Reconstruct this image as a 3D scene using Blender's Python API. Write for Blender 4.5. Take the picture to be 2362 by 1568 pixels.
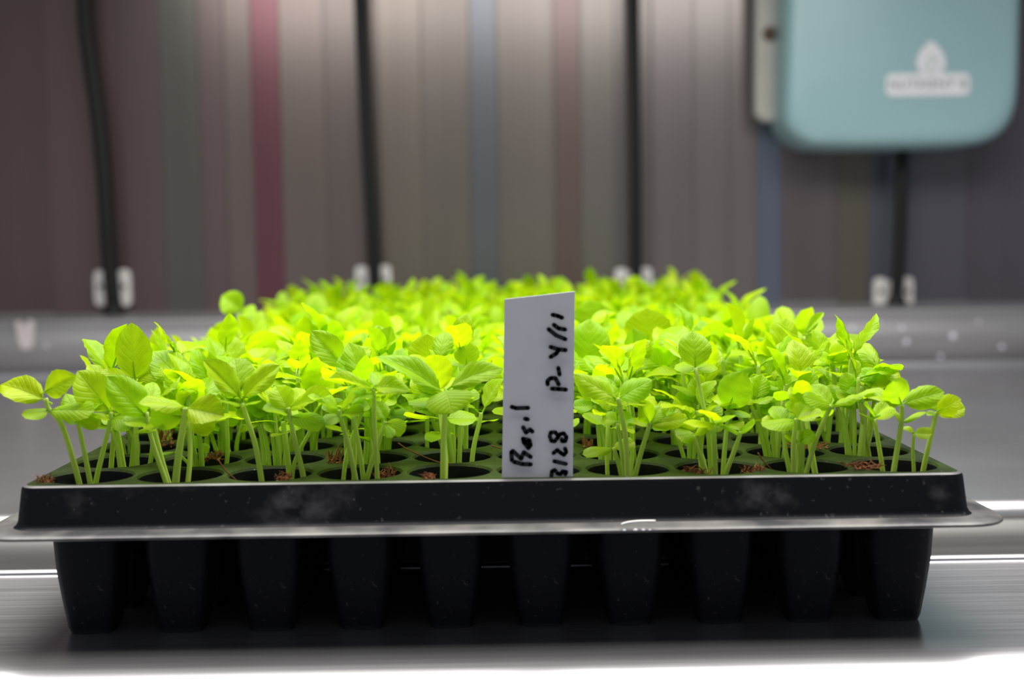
import bpy, math, random
from mathutils import Vector, Matrix

# ------------------------------------------------------------------ set-up
for o in list(bpy.data.objects):
    bpy.data.objects.remove(o, do_unlink=True)
SC = bpy.context.scene
COL = SC.collection
random.seed(41)
P = 0.0265                       # pitch of the tray cells in metres
PI = math.pi
XP, X0 = 1.023, -0.02            # cells are a little wider than deep; the tray sits a touch off the axis

# ------------------------------------------------------------------ camera
W, H, F = 2362, 1568, 2850.0     # photograph size and focal length in pixels
CAM_Z = 4.32 * P
yaw, pitch, roll = math.radians(0.70), math.atan(216 / F), math.radians(0.72)
fwd = Vector((math.sin(yaw) * math.cos(pitch), math.cos(yaw) * math.cos(pitch), -math.sin(pitch)))
rt0 = Vector((math.cos(yaw), -math.sin(yaw), 0))
up0 = rt0.cross(fwd)
RT = rt0 * math.cos(roll) - up0 * math.sin(roll)
UP = rt0 * math.sin(roll) + up0 * math.cos(roll)
CAM = Vector((0.03 * P, 0, CAM_Z))
cd = bpy.data.cameras.new('camera')
cam = bpy.data.objects.new('camera', cd)
COL.objects.link(cam)
m = Matrix.Identity(4)
for i in range(3):
    m[i][0], m[i][1], m[i][2], m[i][3] = RT[i], UP[i], -fwd[i], CAM[i]
cam.matrix_world = m
cd.sensor_width = 36
cd.lens = 36 * F / W
cd.clip_start = 0.01
cd.dof.use_dof = True
cd.dof.focus_distance = 15.0 * P
cd.dof.aperture_fstop = 8.2
SC.camera = cam


def at(px, py, d):
    """the point seen at photograph pixel (px, py), d cell pitches away in depth"""
    r = fwd + RT * ((px - W / 2) / F) - UP * ((py - H / 2) / F)
    return CAM + r * (d * P / r.y)


# ------------------------------------------------------------------ light
wd = bpy.data.worlds.new('room')
SC.world = wd
wd.use_nodes = True
bg = wd.node_tree.nodes['Background']
bg.inputs[0].default_value = (0.88, 0.92, 1.0, 1)
bg.inputs[1].default_value = 0.205


def area(name, loc, target, sx, sy, power, col):
    l = bpy.data.lights.new(name, 'AREA')
    l.shape = 'RECTANGLE'
    l.size, l.size_y, l.energy, l.color = sx, sy, power, col
    o = bpy.data.objects.new(name, l)
    COL.objects.link(o)
    o.location = loc
    o.rotation_euler = (Vector(target) - Vector(loc)).to_track_quat('-Z', 'Y').to_euler()
    return o


area('grow_light_panel', (0.02, 0.48, 0.50), (0.02, 0.48, 0.0), 0.86, 0.42, 10.4, (1.0, 0.975, 0.94))

vs = SC.view_settings
vs.view_transform = 'Standard'
vs.look = 'None'
vs.gamma = 1
vs.use_curve_mapping = False
vs.exposure = 0.0


# ------------------------------------------------------------------ helpers
def mesh(name, verts, faces, mat=None, smooth=False, uvs=None):
    me = bpy.data.meshes.new(name)
    me.from_pydata([tuple(v) for v in verts], [], faces)
    if uvs:
        l = me.uv_layers.new(name='UVMap')
        for i, lp in enumerate(me.loops):
            l.data[i].uv = uvs[lp.vertex_index]
    if mat:
        me.materials.append(mat)
    if smooth:
        me.polygons.foreach_set('use_smooth', [True] * len(me.polygons))
    me.update()
    return me


def link(name, me, parent=None, loc=None):
    o = bpy.data.objects.new(name, me)
    COL.objects.link(o)
    if parent:
        o.parent = parent
    if loc is not None:
        o.location = loc
    return o


def empty(name, loc):
    o = bpy.data.objects.new(name, None)
    o.empty_display_size = 0.01
    COL.objects.link(o)
    o.location = loc
    return o


def tag(o, label, cat, group=None, kind=None):
    o['label'] = label
    if cat:
        o['category'] = cat
    if group:
        o['group'] = group
    if kind:
        o['kind'] = kind
    return o


class MB:
    def __init__(s):
        s.v, s.f, s.uv = [], [], []

    def add(s, vs_, fs_, uv=None):
        n = len(s.v)
        s.v += [Vector(v) for v in vs_]
        s.f += [tuple(i + n for i in f) for f in fs_]
        s.uv += list(uv) if uv else [(0.5, 0.5)] * len(vs_)

    def tube(s, pts, radii, n=6, caps=True):
        pts = [Vector(p) for p in pts]
        vs_, fs_ = [], []
        ref = Vector((0.31, 0.87, 0.39)).normalized()
        for i, p in enumerate(pts):
            t = (pts[min(i + 1, len(pts) - 1)] - pts[max(i - 1, 0)]).normalized()
            a = t.cross(ref)
            if a.length < 1e-4:
                a = t.cross(Vector((1, 0, 0)))
            a.normalize()
            b = t.cross(a)
            r = radii[i] if isinstance(radii, (list, tuple)) else radii
            for k in range(n):
                an = 2 * PI * k / n
                vs_.append(p + (a * math.cos(an) + b * math.sin(an)) * r)
        for i in range(len(pts) - 1):
            for k in range(n):
                k2 = (k + 1) % n
                fs_.append((i * n + k, i * n + k2, (i + 1) * n + k2, (i + 1) * n + k))
        if caps:
            fs_.append(tuple(range(n))[::-1])
            fs_.append(tuple((len(pts) - 1) * n + k for k in range(n)))
        s.add(vs_, fs_)

    def box(s, c, half):
        c, h = Vector(c), half
        vs_ = [c + Vector((x * h[0], y * h[1], z * h[2])) for x in (-1, 1) for y in (-1, 1) for z in (-1, 1)]
        s.add(vs_, [(0, 1, 3, 2), (4, 6, 7, 5), (0, 4, 5, 1), (2, 3, 7, 6), (0, 2, 6, 4), (1, 5, 7, 3)])

    def prism(s, outline, depth_vec):
        """a closed outline (list of points) pushed along depth_vec"""
        n = len(outline)
        a = [Vector(p) for p in outline]
        b = [p + Vector(depth_vec) for p in a]
        fs_ = [tuple(range(n)), tuple(range(2 * n - 1, n - 1, -1))]
        for i in range(n):
            j = (i + 1) % n
            fs_.append((i, i + n, j + n, j))
        s.add(a + b, fs_)

    def mesh(s, name, mat, smooth=False, uv=False):
        return mesh(name, s.v, s.f, mat, smooth, s.uv if uv else None)

    def build(s, name, mat, parent=None, smooth=False, loc=None, uv=False):
        return link(name, s.mesh(name, mat, smooth, uv), parent, loc)


def bevel(o, w, seg=2, angle=30):
    b = o.modifiers.new('bevel', 'BEVEL')
    b.width, b.segments = w, seg
    b.limit_method = 'ANGLE'
    b.angle_limit = math.radians(angle)
    return o


def smooth_path(pts, n):
    """Catmull-Rom through pts"""
    pts = [Vector(p) for p in pts]
    if len(pts) == 2:
        return [pts[0].lerp(pts[1], i / n) for i in range(n + 1)]
    q = [pts[0] * 2 - pts[1]] + pts + [pts[-1] * 2 - pts[-2]]
    out = []
    for i in range(1, len(q) - 2):
        for k in range(n):
            t = k / n
            a, b, c, d = q[i - 1], q[i], q[i + 1], q[i + 2]
            out.append(0.5 * ((2 * b) + (c - a) * t + (2 * a - 5 * b + 4 * c - d) * t * t + (3 * b - a - 3 * c + d) * t ** 3))
    out.append(pts[-1])
    return out


# ------------------------------------------------------------------ materials
class NT:
    def __init__(s, name):
        s.m = bpy.data.materials.new(name)
        s.m.use_nodes = True
        s.t = s.m.node_tree
        s.b = s.t.nodes['Principled BSDF']
        s.out = s.t.nodes['Material Output']

    def n(s, kind, **kw):
        nd = s.t.nodes.new(kind)
        for k, v in kw.items():
            if k.startswith('i_'):
                key = k[2:]
                nd.inputs[int(key) if key.isdigit() else key].default_value = v
            else:
                setattr(nd, k, v)
        return nd

    def l(s, a, b):
        s.t.links.new(a, b)

    def math(s, op, a, b=None, clamp=False):
        nd = s.t.nodes.new('ShaderNodeMath')
        nd.operation = op
        nd.use_clamp = clamp
        for i, x in enumerate((a, b)):
            if x is None:
                continue
            if isinstance(x, (int, float)):
                nd.inputs[i].default_value = x
            else:
                s.l(x, nd.inputs[i])
        return nd.outputs[0]

    def mix(s, fac, a, b, blend='MIX'):
        nd = s.t.nodes.new('ShaderNodeMix')
        nd.data_type = 'RGBA'
        nd.blend_type = blend
        for sock, x in ((nd.inputs[0], fac), (nd.inputs[6], a), (nd.inputs[7], b)):
            if isinstance(x, (int, float)):
                sock.default_value = x
            elif isinstance(x, (tuple, list)):
                sock.default_value = (*x[:3], 1)
            else:
                s.l(x, sock)
        return nd.outputs[2]

    def ramp(s, fac, lo, hi):
        nd = s.t.nodes.new('ShaderNodeMapRange')
        nd.inputs[1].default_value, nd.inputs[2].default_value = lo, hi
        s.l(fac, nd.inputs[0])
        return nd.outputs[0]

    def noise(s, scale, detail=4, stretch=None, obj=True):
        tc = s.n('ShaderNodeTexCoord')
        src = tc.outputs['Object']
        if stretch:
            mp = s.n('ShaderNodeMapping')
            mp.inputs['Scale'].default_value = stretch
            s.l(src, mp.inputs['Vector'])
            src = mp.outputs[0]
        nz = s.n('ShaderNodeTexNoise')
        nz.inputs['Scale'].default_value = scale
        nz.inputs['Detail'].default_value = detail
        s.l(src, nz.inputs['Vector'])
        return nz.outputs['Fac']

    def bump(s, h, strength, dist=0.001):
        b = s.n('ShaderNodeBump')
        b.inputs['Strength'].default_value = strength
        b.inputs['Distance'].default_value = dist
        s.l(h, b.inputs['Height'])
        s.l(b.outputs[0], s.b.inputs['Normal'])

    def set(s, **kw):
        names = {'base': 'Base Color', 'rough': 'Roughness', 'metal': 'Metallic', 'spec': 'Specular IOR Level', 'trans': 'Transmission Weight', 'coat': 'Coat Weight', 'sss': 'Subsurface Weight'}
        for k, v in kw.items():
            sock = s.b.inputs[names[k]]
            if isinstance(v, (int, float)):
                sock.default_value = v
            elif isinstance(v, (tuple, list)):
                sock.default_value = (*v[:3], 1)
            else:
                s.l(v, sock)
        return s


def plain(name, col, rough=0.5, metal=0.0, spec=0.5, noise_amt=0.12, noise_scale=60):
    t = NT(name)
    nz = t.noise(noise_scale)
    dark = tuple(c * (1 - noise_amt * 2) for c in col)
    lite = tuple(min(1, c * (1 + noise_amt * 2)) for c in col)
    t.set(base=t.mix(nz, dark, lite), rough=rough, metal=metal, spec=spec)
    return t.m


def leaf_material():
    t = NT('basil_leaf')
    tc = t.n('ShaderNodeTexCoord')
    sep = t.n('ShaderNodeSeparateXYZ')
    t.l(tc.outputs['UV'], sep.inputs[0])
    u, v = sep.outputs[0], sep.outputs[1]
    av = t.math('ABSOLUTE', t.math('SUBTRACT', v, 0.5))
    rib = t.math('SUBTRACT', 1.0, t.ramp(av, 0.0, 0.035), True)
    ph = t.math('SUBTRACT', t.math('MULTIPLY', u, 44.0), t.math('MULTIPLY', av, 34.0))
    lat = t.math('POWER', t.math('ADD', t.math('MULTIPLY', t.math('COSINE', ph), 0.5), 0.5), 7.0)
    lat = t.math('MULTIPLY', lat, 0.55)
    vein = t.math('MAXIMUM', rib, lat)
    oi = t.n('ShaderNodeObjectInfo')
    ge = t.n('ShaderNodeNewGeometry')
    rnd = t.math('FRACT', t.math('ADD', oi.outputs['Random'], ge.outputs['Random Per Island']))
    blotch = t.noise(90.0, 2)
    tone = t.math('ADD', t.math('MULTIPLY', rnd, 0.75), t.math('MULTIPLY', blotch, 0.25))
    top = t.mix(tone, (0.28, 0.55, 0.005), (0.56, 0.72, 0.004))
    top = t.mix(t.math('MULTIPLY', vein, 0.22), top, (0.58, 0.76, 0.04))
    und = t.mix(tone, (0.40, 0.63, 0.006), (0.60, 0.73, 0.005))
    base = t.mix(ge.outputs['Backfacing'], top, und)
    tr = t.mix(tone, (0.38, 0.73, 0.003), (0.63, 0.80, 0.003))
    tr = t.mix(t.math('MULTIPLY', vein, 0.28), tr, (0.40, 0.66, 0.02))
    t.set(base=base, rough=0.34, spec=0.30)
    t.bump(t.math('SUBTRACT', 1.0, vein), 0.35, 0.0004)
    tl = t.n('ShaderNodeBsdfTranslucent')
    t.l(tr, tl.inputs['Color'])
    mx = t.n('ShaderNodeMixShader')
    mx.inputs[0].default_value = 0.54
    t.l(t.b.outputs[0], mx.inputs[1])
    t.l(tl.outputs[0], mx.inputs[2])
    t.l(mx.outputs[0], t.out.inputs[0])
    return t.m


def stem_material():
    t = NT('basil_stem')
    nz = t.noise(120.0, 2)
    t.set(base=t.mix(nz, (0.52, 0.66, 0.12), (0.66, 0.78, 0.22)), rough=0.45, spec=0.25)
    tl = t.n('ShaderNodeBsdfTranslucent')
    tl.inputs['Color'].default_value = (0.74, 0.90, 0.14, 1)
    mx = t.n('ShaderNodeMixShader')
    mx.inputs[0].default_value = 0.38
    t.l(t.b.outputs[0], mx.inputs[1])
    t.l(tl.outputs[0], mx.inputs[2])
    t.l(mx.outputs[0], t.out.inputs[0])
    return t.m


def steel_material(name, base, rough, streak=(0.6, 40, 40), metal=None):
    t = NT(name)
    st = t.noise(14.0, 5, streak)
    bl = t.noise(9.0, 3)
    f = t.math('ADD', t.math('MULTIPLY', st, 0.6), t.math('MULTIPLY', bl, 0.4))
    lo = tuple(c * 0.80 for c in base)
    hi = tuple(min(1, c * 1.16) for c in base)
    t.set(base=t.mix(t.ramp(f, 0.3, 0.7), lo, hi), metal=0.72 if metal is None else metal)
    t.l(t.math('ADD', t.math('MULTIPLY', f, 0.16), rough - 0.08), t.b.inputs['Roughness'])
    t.bump(st, 0.05, 0.0006)
    return t.m


def tray_material():
    t = NT('black_tray_plastic')
    big = t.noise(38.0, 6, (1.0, 1.0, 1.6))
    fine = t.noise(240.0, 3)
    patch = t.math('MULTIPLY', t.ramp(big, 0.56, 0.76), t.ramp(fine, 0.35, 0.7))
    spk = t.ramp(t.noise(620.0, 1), 0.70, 0.78)
    dust = t.math('MINIMUM', t.math('ADD', t.math('MULTIPLY', patch, 0.75), t.math('MULTIPLY', spk, 0.4)), 1.0)
    t.set(base=t.mix(dust, (0.0045, 0.005, 0.008), (0.12, 0.115, 0.12)), rough=0.42, spec=0.20)
    t.bump(fine, 0.06, 0.0004)
    return t.m


def deck_material():
    t = NT('tray_deck_plastic')
    big = t.noise(70.0, 5)
    spk = t.ramp(t.noise(900.0, 1), 0.72, 0.78)
    base = t.mix(t.ramp(big, 0.35, 0.7), (0.011, 0.018, 0.003), (0.028, 0.046, 0.004))  # green leaf light, besides algae, put into the deck colour
    base = t.mix(t.math('MULTIPLY', spk, 0.5), base, (0.30, 0.30, 0.24))
    t.set(base=base, rough=0.55, spec=0.15)
    return t.m


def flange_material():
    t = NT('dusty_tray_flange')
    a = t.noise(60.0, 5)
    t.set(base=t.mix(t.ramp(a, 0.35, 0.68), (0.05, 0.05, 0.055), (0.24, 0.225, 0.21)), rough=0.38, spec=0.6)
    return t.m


def soil_material():
    t = NT('coir_soil')
    a = t.noise(420.0, 5)
    t.set(base=t.mix(t.ramp(a, 0.3, 0.7), (0.020, 0.009, 0.005), (0.16, 0.065, 0.03)), rough=0.9, spec=0.1)
    t.bump(a, 0.8, 0.002)
    return t.m


def wall_material(name, col):
    t = NT(name)
    st = t.noise(4.0, 3, (9, 1, 0.22))
    cl = t.noise(5.0, 3, (1.2, 1, 0.8))
    f = t.math('ADD', t.math('MULTIPLY', st, 0.5), t.math('MULTIPLY', cl, 0.5))
    lo = tuple(c * 1.02 for c in col)
    hi = tuple(min(1, c * 1.28) for c in col)
    t.set(base=t.mix(t.ramp(f, 0.3, 0.7), lo, hi), rough=0.24, metal=0.5, spec=0.5)
    return t.m


def srgb(r, g, b):
    return tuple(((c / 255) / 12.92 if c / 255 <= 0.04045 else ((c / 255 + 0.055) / 1.055) ** 2.4) for c in (r, g, b))


M_LEAF = leaf_material()
M_STEM = stem_material()
M_BENCH = steel_material('bench_steel', (0.61, 0.60, 0.615), 0.30, metal=0.87)
M_BACK = steel_material('backsplash_steel', (0.30, 0.295, 0.30), 0.45, metal=0.5)
M_CHAN = steel_material('shaded_dirty_channel_steel', (0.17, 0.165, 0.16), 0.5)  # recess shade put into the colour, on top of dust and wet
M_TRAY = tray_material()
M_DECK = deck_material()
M_FLANGE = flange_material()
M_EDGE = plain('tray_edge_highlight', (0.15, 0.145, 0.145), 0.35, spec=0.6, noise_amt=0.2, noise_scale=80)  # lighter grey stands in for the highlight along the tray's top edge
M_SOIL = soil_material()
M_COIR = plain('coir_fibre', (0.26, 0.105, 0.045), 0.85, spec=0.15, noise_amt=0.3, noise_scale=300)
M_TUBE = plain('black_rubber_tube', (0.006, 0.006, 0.006), 0.55, spec=0.3)
M_CLIP = plain('white_clip_plastic', (0.72, 0.70, 0.68), 0.35)
M_TANK = plain('teal_tank_plastic', (0.28, 0.44, 0.47), 0.34, noise_amt=0.04, noise_scale=8)
M_CREAM = plain('cream_bracket_plastic', (0.36, 0.35, 0.325), 0.4, noise_amt=0.04)
M_SCREW = plain('rusty_screw_metal', (0.07, 0.045, 0.03), 0.5, metal=0.6)
M_STICK = plain('white_sticker', (0.70, 0.70, 0.74), 0.45, noise_amt=0.03)
M_PRINT = plain('grey_print', (0.20, 0.20, 0.23), 0.6, noise_amt=0.05)
M_PALE = plain('pale_green_print', (0.50, 0.60, 0.56), 0.6, noise_amt=0.05)
M_LABEL = plain('white_label_plastic', (0.90, 0.88, 0.96), 0.42, noise_amt=0.03, noise_scale=120)
M_INK = plain('black_marker_ink', (0.008, 0.008, 0.018), 0.45, noise_amt=0.2)
M_DROP = plain('milky_water_drop', (0.62, 0.62, 0.68), 0.08, noise_amt=0.03)
M_SMEAR = plain('chalky_smear', (0.50, 0.45, 0.45), 0.7, noise_amt=0.1)
M_GLINT = plain('white_drop_glint', (0.86, 0.86, 0.84), 0.2, noise_amt=0.02)  # bright white stands in for the glint on a clear water drop

# ------------------------------------------------------------------ wall
WALL_D = 44.7
wall = empty('wall_back', (0, WALL_D * P, 0))
tag(wall, 'grey brown back wall with vertical colour bands behind the bench', None, kind='structure')
bands = [(-900, (96, 80, 81)), (-420, (95, 79, 80)), (-60, (98, 82, 82)), (120, (102, 86, 85)), (290, (100, 87, 86)), (384, (97, 95, 89)),
         (470, (106, 92, 91)), (530, (112, 100, 97)), (592, (108, 70, 77)), (656, (112, 101, 97)), (760, (108, 98, 95)),
         (880, (114, 105, 99)), (980, (110, 102, 97)), (1090, (100, 102, 108)), (1152, (113, 105, 101)), (1282, (106, 90, 88)),
         (1342, (112, 106, 102)), (1420, (106, 100, 98)), (1505, (112, 105, 104)), (1600, (115, 109, 107)), (1680, (112, 105, 103)),
         (1747, (98, 104, 120)), (1802, (100, 92, 94)), (1930, (98, 92, 84)), (2005, (92, 92, 103)), (2110, (96, 94, 102)),
         (2230, (92, 88, 96)), (2420, (92, 90, 98)), (2800, (90, 86, 92)), (3300, None)]
mb = MB()
mb.box((0, (WALL_D + 0.55) * P - WALL_D * P, 12 * P), (60 * P, 0.3 * P, 14 * P))
mb.build('backing_sheet', wall_material('wall_backing', srgb(70, 66, 66)), wall)
wmats = {}
for i in range(len(bands) - 1):
    xa, xb = at(bands[i][0], 620, WALL_D).x, at(bands[i + 1][0], 620, WALL_D).x
    c = bands[i][1]
    if c not in wmats:
        wmats[c] = wall_material('wall_strip_tone', srgb(*c))  # strip tones vary across the wall, darker towards both ends
    proud = random.uniform(0.0, 0.03) * P
    mb = MB()
    mb.box(((xa + xb) / 2, 0.13 * P - proud, 12 * P), ((xb - xa) / 2 - 0.0001, 0.1 * P, 13.4 * P))
    bevel(mb.build('wall_strip', wmats[c], wall), 0.0004, 1)

# ------------------------------------------------------------------ bench
bench = empty('metal_bench', (0, 12 * P, 0))
tag(bench, 'long brushed steel bench with a sunken channel and raised back ledge', 'bench')


def extrude_profile(name, prof, mat):
    """(y, z) profile in cell pitches, drawn out along x"""
    xs = [-62, -20, -6, 6, 20, 62]
    vs_, fs_ = [], []
    n = len(prof)
    for x in xs:
        for y, z in prof:
            vs_.append((x * P, (y - 12) * P, z * P))
    for i in range(len(xs) - 1):
        for k in range(n - 1):
            fs_.append((i * n + k, (i + 1) * n + k, (i + 1) * n + k + 1, i * n + k + 1))
    o = link(name, mesh(name, vs_, fs_, mat, True), bench)
    s = o.modifiers.new('thickness', 'SOLIDIFY')
    s.thickness = 0.0009
    s.offset = -1
    return o


def arc(cy, cz, r, a0, a1, n=8):
    return [(cy + r * math.cos(math.radians(a0 + (a1 - a0) * i / n)), cz + r * math.sin(math.radians(a0 + (a1 - a0) * i / n))) for i in range(n + 1)]


front = [(11.94, -2.4)] + arc(12.84, -0.9, 0.9, 180, 90, 12) + [(13.2, 0.0), (16.30, 0.0), (16.33, 0.012)] + arc(16.40, -0.01, 0.085, 150, 0, 10) + [(16.49, -0.1)]
extrude_profile('front_shelf', front, M_BENCH)
chan = [(16.49, -0.1), (16.55, -1.5), (16.8, -1.75), (19.5, -1.75), (19.8, -1.5), (19.84, -0.62), (19.92, -0.55), (19.96, -0.26)]
extrude_profile('sunken_channel', chan, M_CHAN)
rear = arc(20.24, -0.26, 0.28, 180, 90, 8) + [(20.9, 0.0), (30, 0.0), (40.4, 0.0)] + arc(40.4, 0.42, 0.42, -90, -12, 7)
extrude_profile('rear_shelf', rear, M_BENCH)
splash = [(40.81, 0.33), (40.90, 1.96)] + arc(41.02, 1.96, 0.12, 180, 90, 5) + [(42, 2.08), (44.72, 2.08), (44.75, 2.4)]
extrude_profile('back_ledge', splash, M_BACK)

# ------------------------------------------------------------------ seed tray
DECK = 1.77                                   # tray top above the bench, in pitches
FRONT, ROWS, COLS = 13.5, 20, 10              # row r (0..) centre sits at depth FRONT + 0.5 + r
tray = empty('seed_tray', (0, (FRONT + ROWS / 2) * P, 0))
tag(tray, 'black plastic seedling tray of round cells with a dusty flange, on the bench', 'seed tray')
TY = FRONT + ROWS / 2
mb = MB()
NC = 24
idx = {}


def vid(x, y, z):
    k = (round(x, 4), round(y, 4), round(z, 4))
    if k not in idx:
        idx[k] = len(mb.v)
        mb.v.append(Vector(((x * XP + X0) * P, (y - TY) * P, z * P)))
        mb.uv.append((0, 0))
    return idx[k]


RH = 0.458
for r in range(ROWS):
    for c in range(COLS):
        cx, cy = c - 4.5, FRONT + 0.5 + r
        inner, lip, outer = [], [], []
        for k in range(NC):
            a = 2 * PI * (k + 0.5) / NC
            ca, sa = math.cos(a), math.sin(a)
            s_ = 0.5 / max(abs(ca), abs(sa))
            outer.append(vid(cx + ca * s_, cy + sa * s_, DECK))
            lip.append(vid(cx + ca * (RH + 0.022), cy + sa * (RH + 0.022), DECK - 0.004))
            inner.append(vid(cx + ca * RH, cy + sa * RH, DECK - 0.03))
        for k in range(NC):
            j = (k + 1) % NC
            mb.f.append((outer[k], outer[j], lip[j], lip[k]))
            mb.f.append((lip[k], lip[j], inner[j], inner[k]))
        for sx_, sy_ in ((1, 1), (-1, 1), (-1, -1), (1, -1)):      # the little corner triangles between ring and square
            k0 = min(range(NC), key=lambda k: abs(((2 * PI * (k + 1) / NC) - math.atan2(sy_, sx_) + PI) % (2 * PI) - PI))
            mb.f.append((outer[k0], vid(cx + 0.5 * sx_, cy + 0.5 * sy_, DECK), outer[(k0 + 1) % NC]))


def rrect(hx, hy, r, z, n=6):
    out = []
    for qx, qy, a0 in ((1, 1, 0), (-1, 1, 90), (-1, -1, 180), (1, -1, 270)):
        for i in range(n + 1):
            a = math.radians(a0 + 90 * i / n)
            out.append((qx * (hx - r) + r * math.cos(a), qy * (hy - r) + r * math.sin(a), z))
    return out


def loft(loops, y0=0.0):
    vs_, fs_ = [], []
    n = len(loops[0])
    for lp in loops:
        vs_ += [((x + X0) * P, y * P, z * P) for x, y, z in lp]
    for i in range(len(loops) - 1):
        for k in range(n):
            j = (k + 1) % n
            fs_.append((i * n + k, i * n + j, (i + 1) * n + j, (i + 1) * n + k))
    return vs_, fs_


HX, HY = 5.0 * XP, 10.0
SX = -0.025
edge = rrect(HX + 0.075 + SX, HY + 0.075, 0.16, DECK)
vs_, fs_ = loft([[(max(-HX, min(HX, x)), max(-HY, min(HY, y)), z) for x, y, z in edge], edge])
mb.add(vs_, fs_)
mb.build('top_deck', M_DECK, tray)

HX += SX
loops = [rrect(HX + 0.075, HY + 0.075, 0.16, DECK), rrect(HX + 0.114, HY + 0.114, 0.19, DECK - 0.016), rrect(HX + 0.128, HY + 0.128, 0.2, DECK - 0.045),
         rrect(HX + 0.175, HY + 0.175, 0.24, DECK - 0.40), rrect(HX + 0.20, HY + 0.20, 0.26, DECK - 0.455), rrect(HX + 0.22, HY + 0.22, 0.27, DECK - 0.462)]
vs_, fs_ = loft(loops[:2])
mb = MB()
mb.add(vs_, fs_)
mb.build('top_edge_highlight', M_EDGE, tray, True)  # narrow band that carries the painted edge highlight
vs_, fs_ = loft(loops[1:])
mb = MB()
mb.add(vs_, fs_)
mb.build('side_skirt', M_TRAY, tray, True)
loops = [rrect(HX + 0.21, HY + 0.21, 0.27, DECK - 0.462), rrect(HX + 0.36, HY + 0.36, 0.36, DECK - 0.475), rrect(HX + 0.53, HY + 0.47, 0.5, DECK - 0.49),
         rrect(HX + 0.545, HY + 0.485, 0.51, DECK - 0.505), rrect(HX + 0.535, HY + 0.475, 0.5, DECK - 0.525), rrect(HX + 0.21, HY + 0.21, 0.27, DECK - 0.52)]
vs_, fs_ = loft(loops)
mb = MB()
mb.add(vs_, fs_)
mb.build('rim_flange', M_FLANGE, tray, True)

# one cell: round mouth turning into a tapered rounded-square cup
N2 = 24
prof = [(0.0 - 0.03, RH, 1.0), (-0.08, RH - 0.008, 1.0), (-0.30, 0.425, 0.85), (-0.50, 0.385, 0.55), (-1.0, 0.352, 0.4), (-1.38, 0.305, 0.36), (-1.70, 0.258, 0.36), (-1.768, 0.235, 0.4)]
cv, cf = [], []
for z, hw, rr in prof:
    for k in range(N2):
        a = 2 * PI * (k + 0.5) / N2
        ca, sa = math.cos(a), math.sin(a)
        e = 2 + (1 - rr) * 5.0
        s_ = 1.0 / (abs(ca) ** e + abs(sa) ** e) ** (1 / e)
        cv.append((ca * s_ * hw * XP * P, sa * s_ * hw * P, z * P))
for i in range(len(prof) - 1):
    for k in range(N2):
        j = (k + 1) % N2
        cf.append((i * N2 + k, i * N2 + j, (i + 1) * N2 + j, (i + 1) * N2 + k))
cf.append(tuple((len(prof) - 1) * N2 + k for k in range(N2))[::-1])
me_cell = mesh('cell', cv, cf, M_TRAY, True)
for r in range(ROWS):
    for c in range(COLS):
        link('cell', me_cell, tray, (((c - 4.5) * XP + X0) * P, (FRONT + 0.5 + r - TY) * P, DECK * P))

# soil in the cells: nobody can count it
SOIL_Z = DECK - 0.30
mb = MB()
for r in range(ROWS):
    for c in range(COLS):
        cx, cy = (c - 4.5) * XP + X0, FRONT + 0.5 + r
        vs_, fs_ = [(cx * P, cy * P, (SOIL_Z + random.uniform(0, 0.05)) * P)], []
        for ring, rad in ((1, 0.16), (2, 0.30), (3, 0.418)):
            for k in range(12):
                a = 2 * PI * k / 12
                vs_.append(((cx + math.cos(a) * rad) * P, (cy + math.sin(a) * rad) * P, (SOIL_Z + random.uniform(-0.05, 0.05) - 0.03 * ring) * P))
        for k in range(12):
            j = (k + 1) % 12
            fs_.append((0, 1 + k, 1 + j))
            for g in (0, 1):
                fs_.append((1 + g * 12 + k, 1 + (g + 1) * 12 + k, 1 + (g + 1) * 12 + j, 1 + g * 12 + j))
        mb.add(vs_, fs_)
so = mb.build('potting_soil', M_SOIL, None, True)
tag(so, 'dark brown coir potting soil filling the tray cells', 'soil', kind='stuff')

# ------------------------------------------------------------------ basil seedlings
UPV = Vector((0, 0, 1))


def leaf_template(kind, fold, curl, twist, nu, nv, seed):
    """unit leaf: base at the origin, tip at x = 1, half width 0.5 at y"""
    rn = random.Random(seed)
    b = MB()
    vs_, fs_, uv = [], [], []
    for i in range(nu + 1):
        u = i / nu
        if kind == 't':
            w = (max(u, 1e-4) ** 0.62) * ((1 - u) ** 0.72) / 0.413
            w *= 1 + 0.035 * math.sin(u * 31 + seed)
        else:
            w = (max(u, 1e-4) ** 0.46) * ((1 - u) ** 0.38) / 0.556
        if i == 0:
            w = 0.10
        if i == nu:
            w = 0.012
        for j in range(nv + 1):
            v = -1 + 2 * j / nv
            y = 0.5 * w * v
            z = fold * abs(y) - curl * u * u + (0.10 if kind == 't' else 0.06) * u
            z -= (0.20 if kind == 't' else 0.10) * (abs(v) ** 3) * w * (0.6 + 0.4 * math.sin(u * 5 + seed))
            z += twist * y * u
            if kind == 't':
                z += 0.022 * math.cos(u * 22 - abs(v) * 5) * min(1, abs(v) * 3) * w
            z += rn.uniform(-0.004, 0.004)
            vs_.append((u, y, z))
            uv.append((u, 0.5 + 0.5 * v))
    for i in range(nu):
        for j in range(nv):
            a = i * (nv + 1) + j
            fs_.append((a, a + nv + 1, a + nv + 2, a + 1))
    b.add(vs_, fs_, uv)
    # stalk
    r = 0.030 if kind == 't' else 0.036
    k = len(b.v)
    b.tube([(-0.20, 0, -0.05), (-0.02, 0, -0.012), (0.30, 0, -0.012 + (0.10 if kind == 't' else 0.06) * 0.3 - curl * 0.09)], [r, r, r * 0.35], 5, False)
    for q in range(k, len(b.v)):
        b.uv[q] = (0.02, 0.5)
    return b


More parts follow.
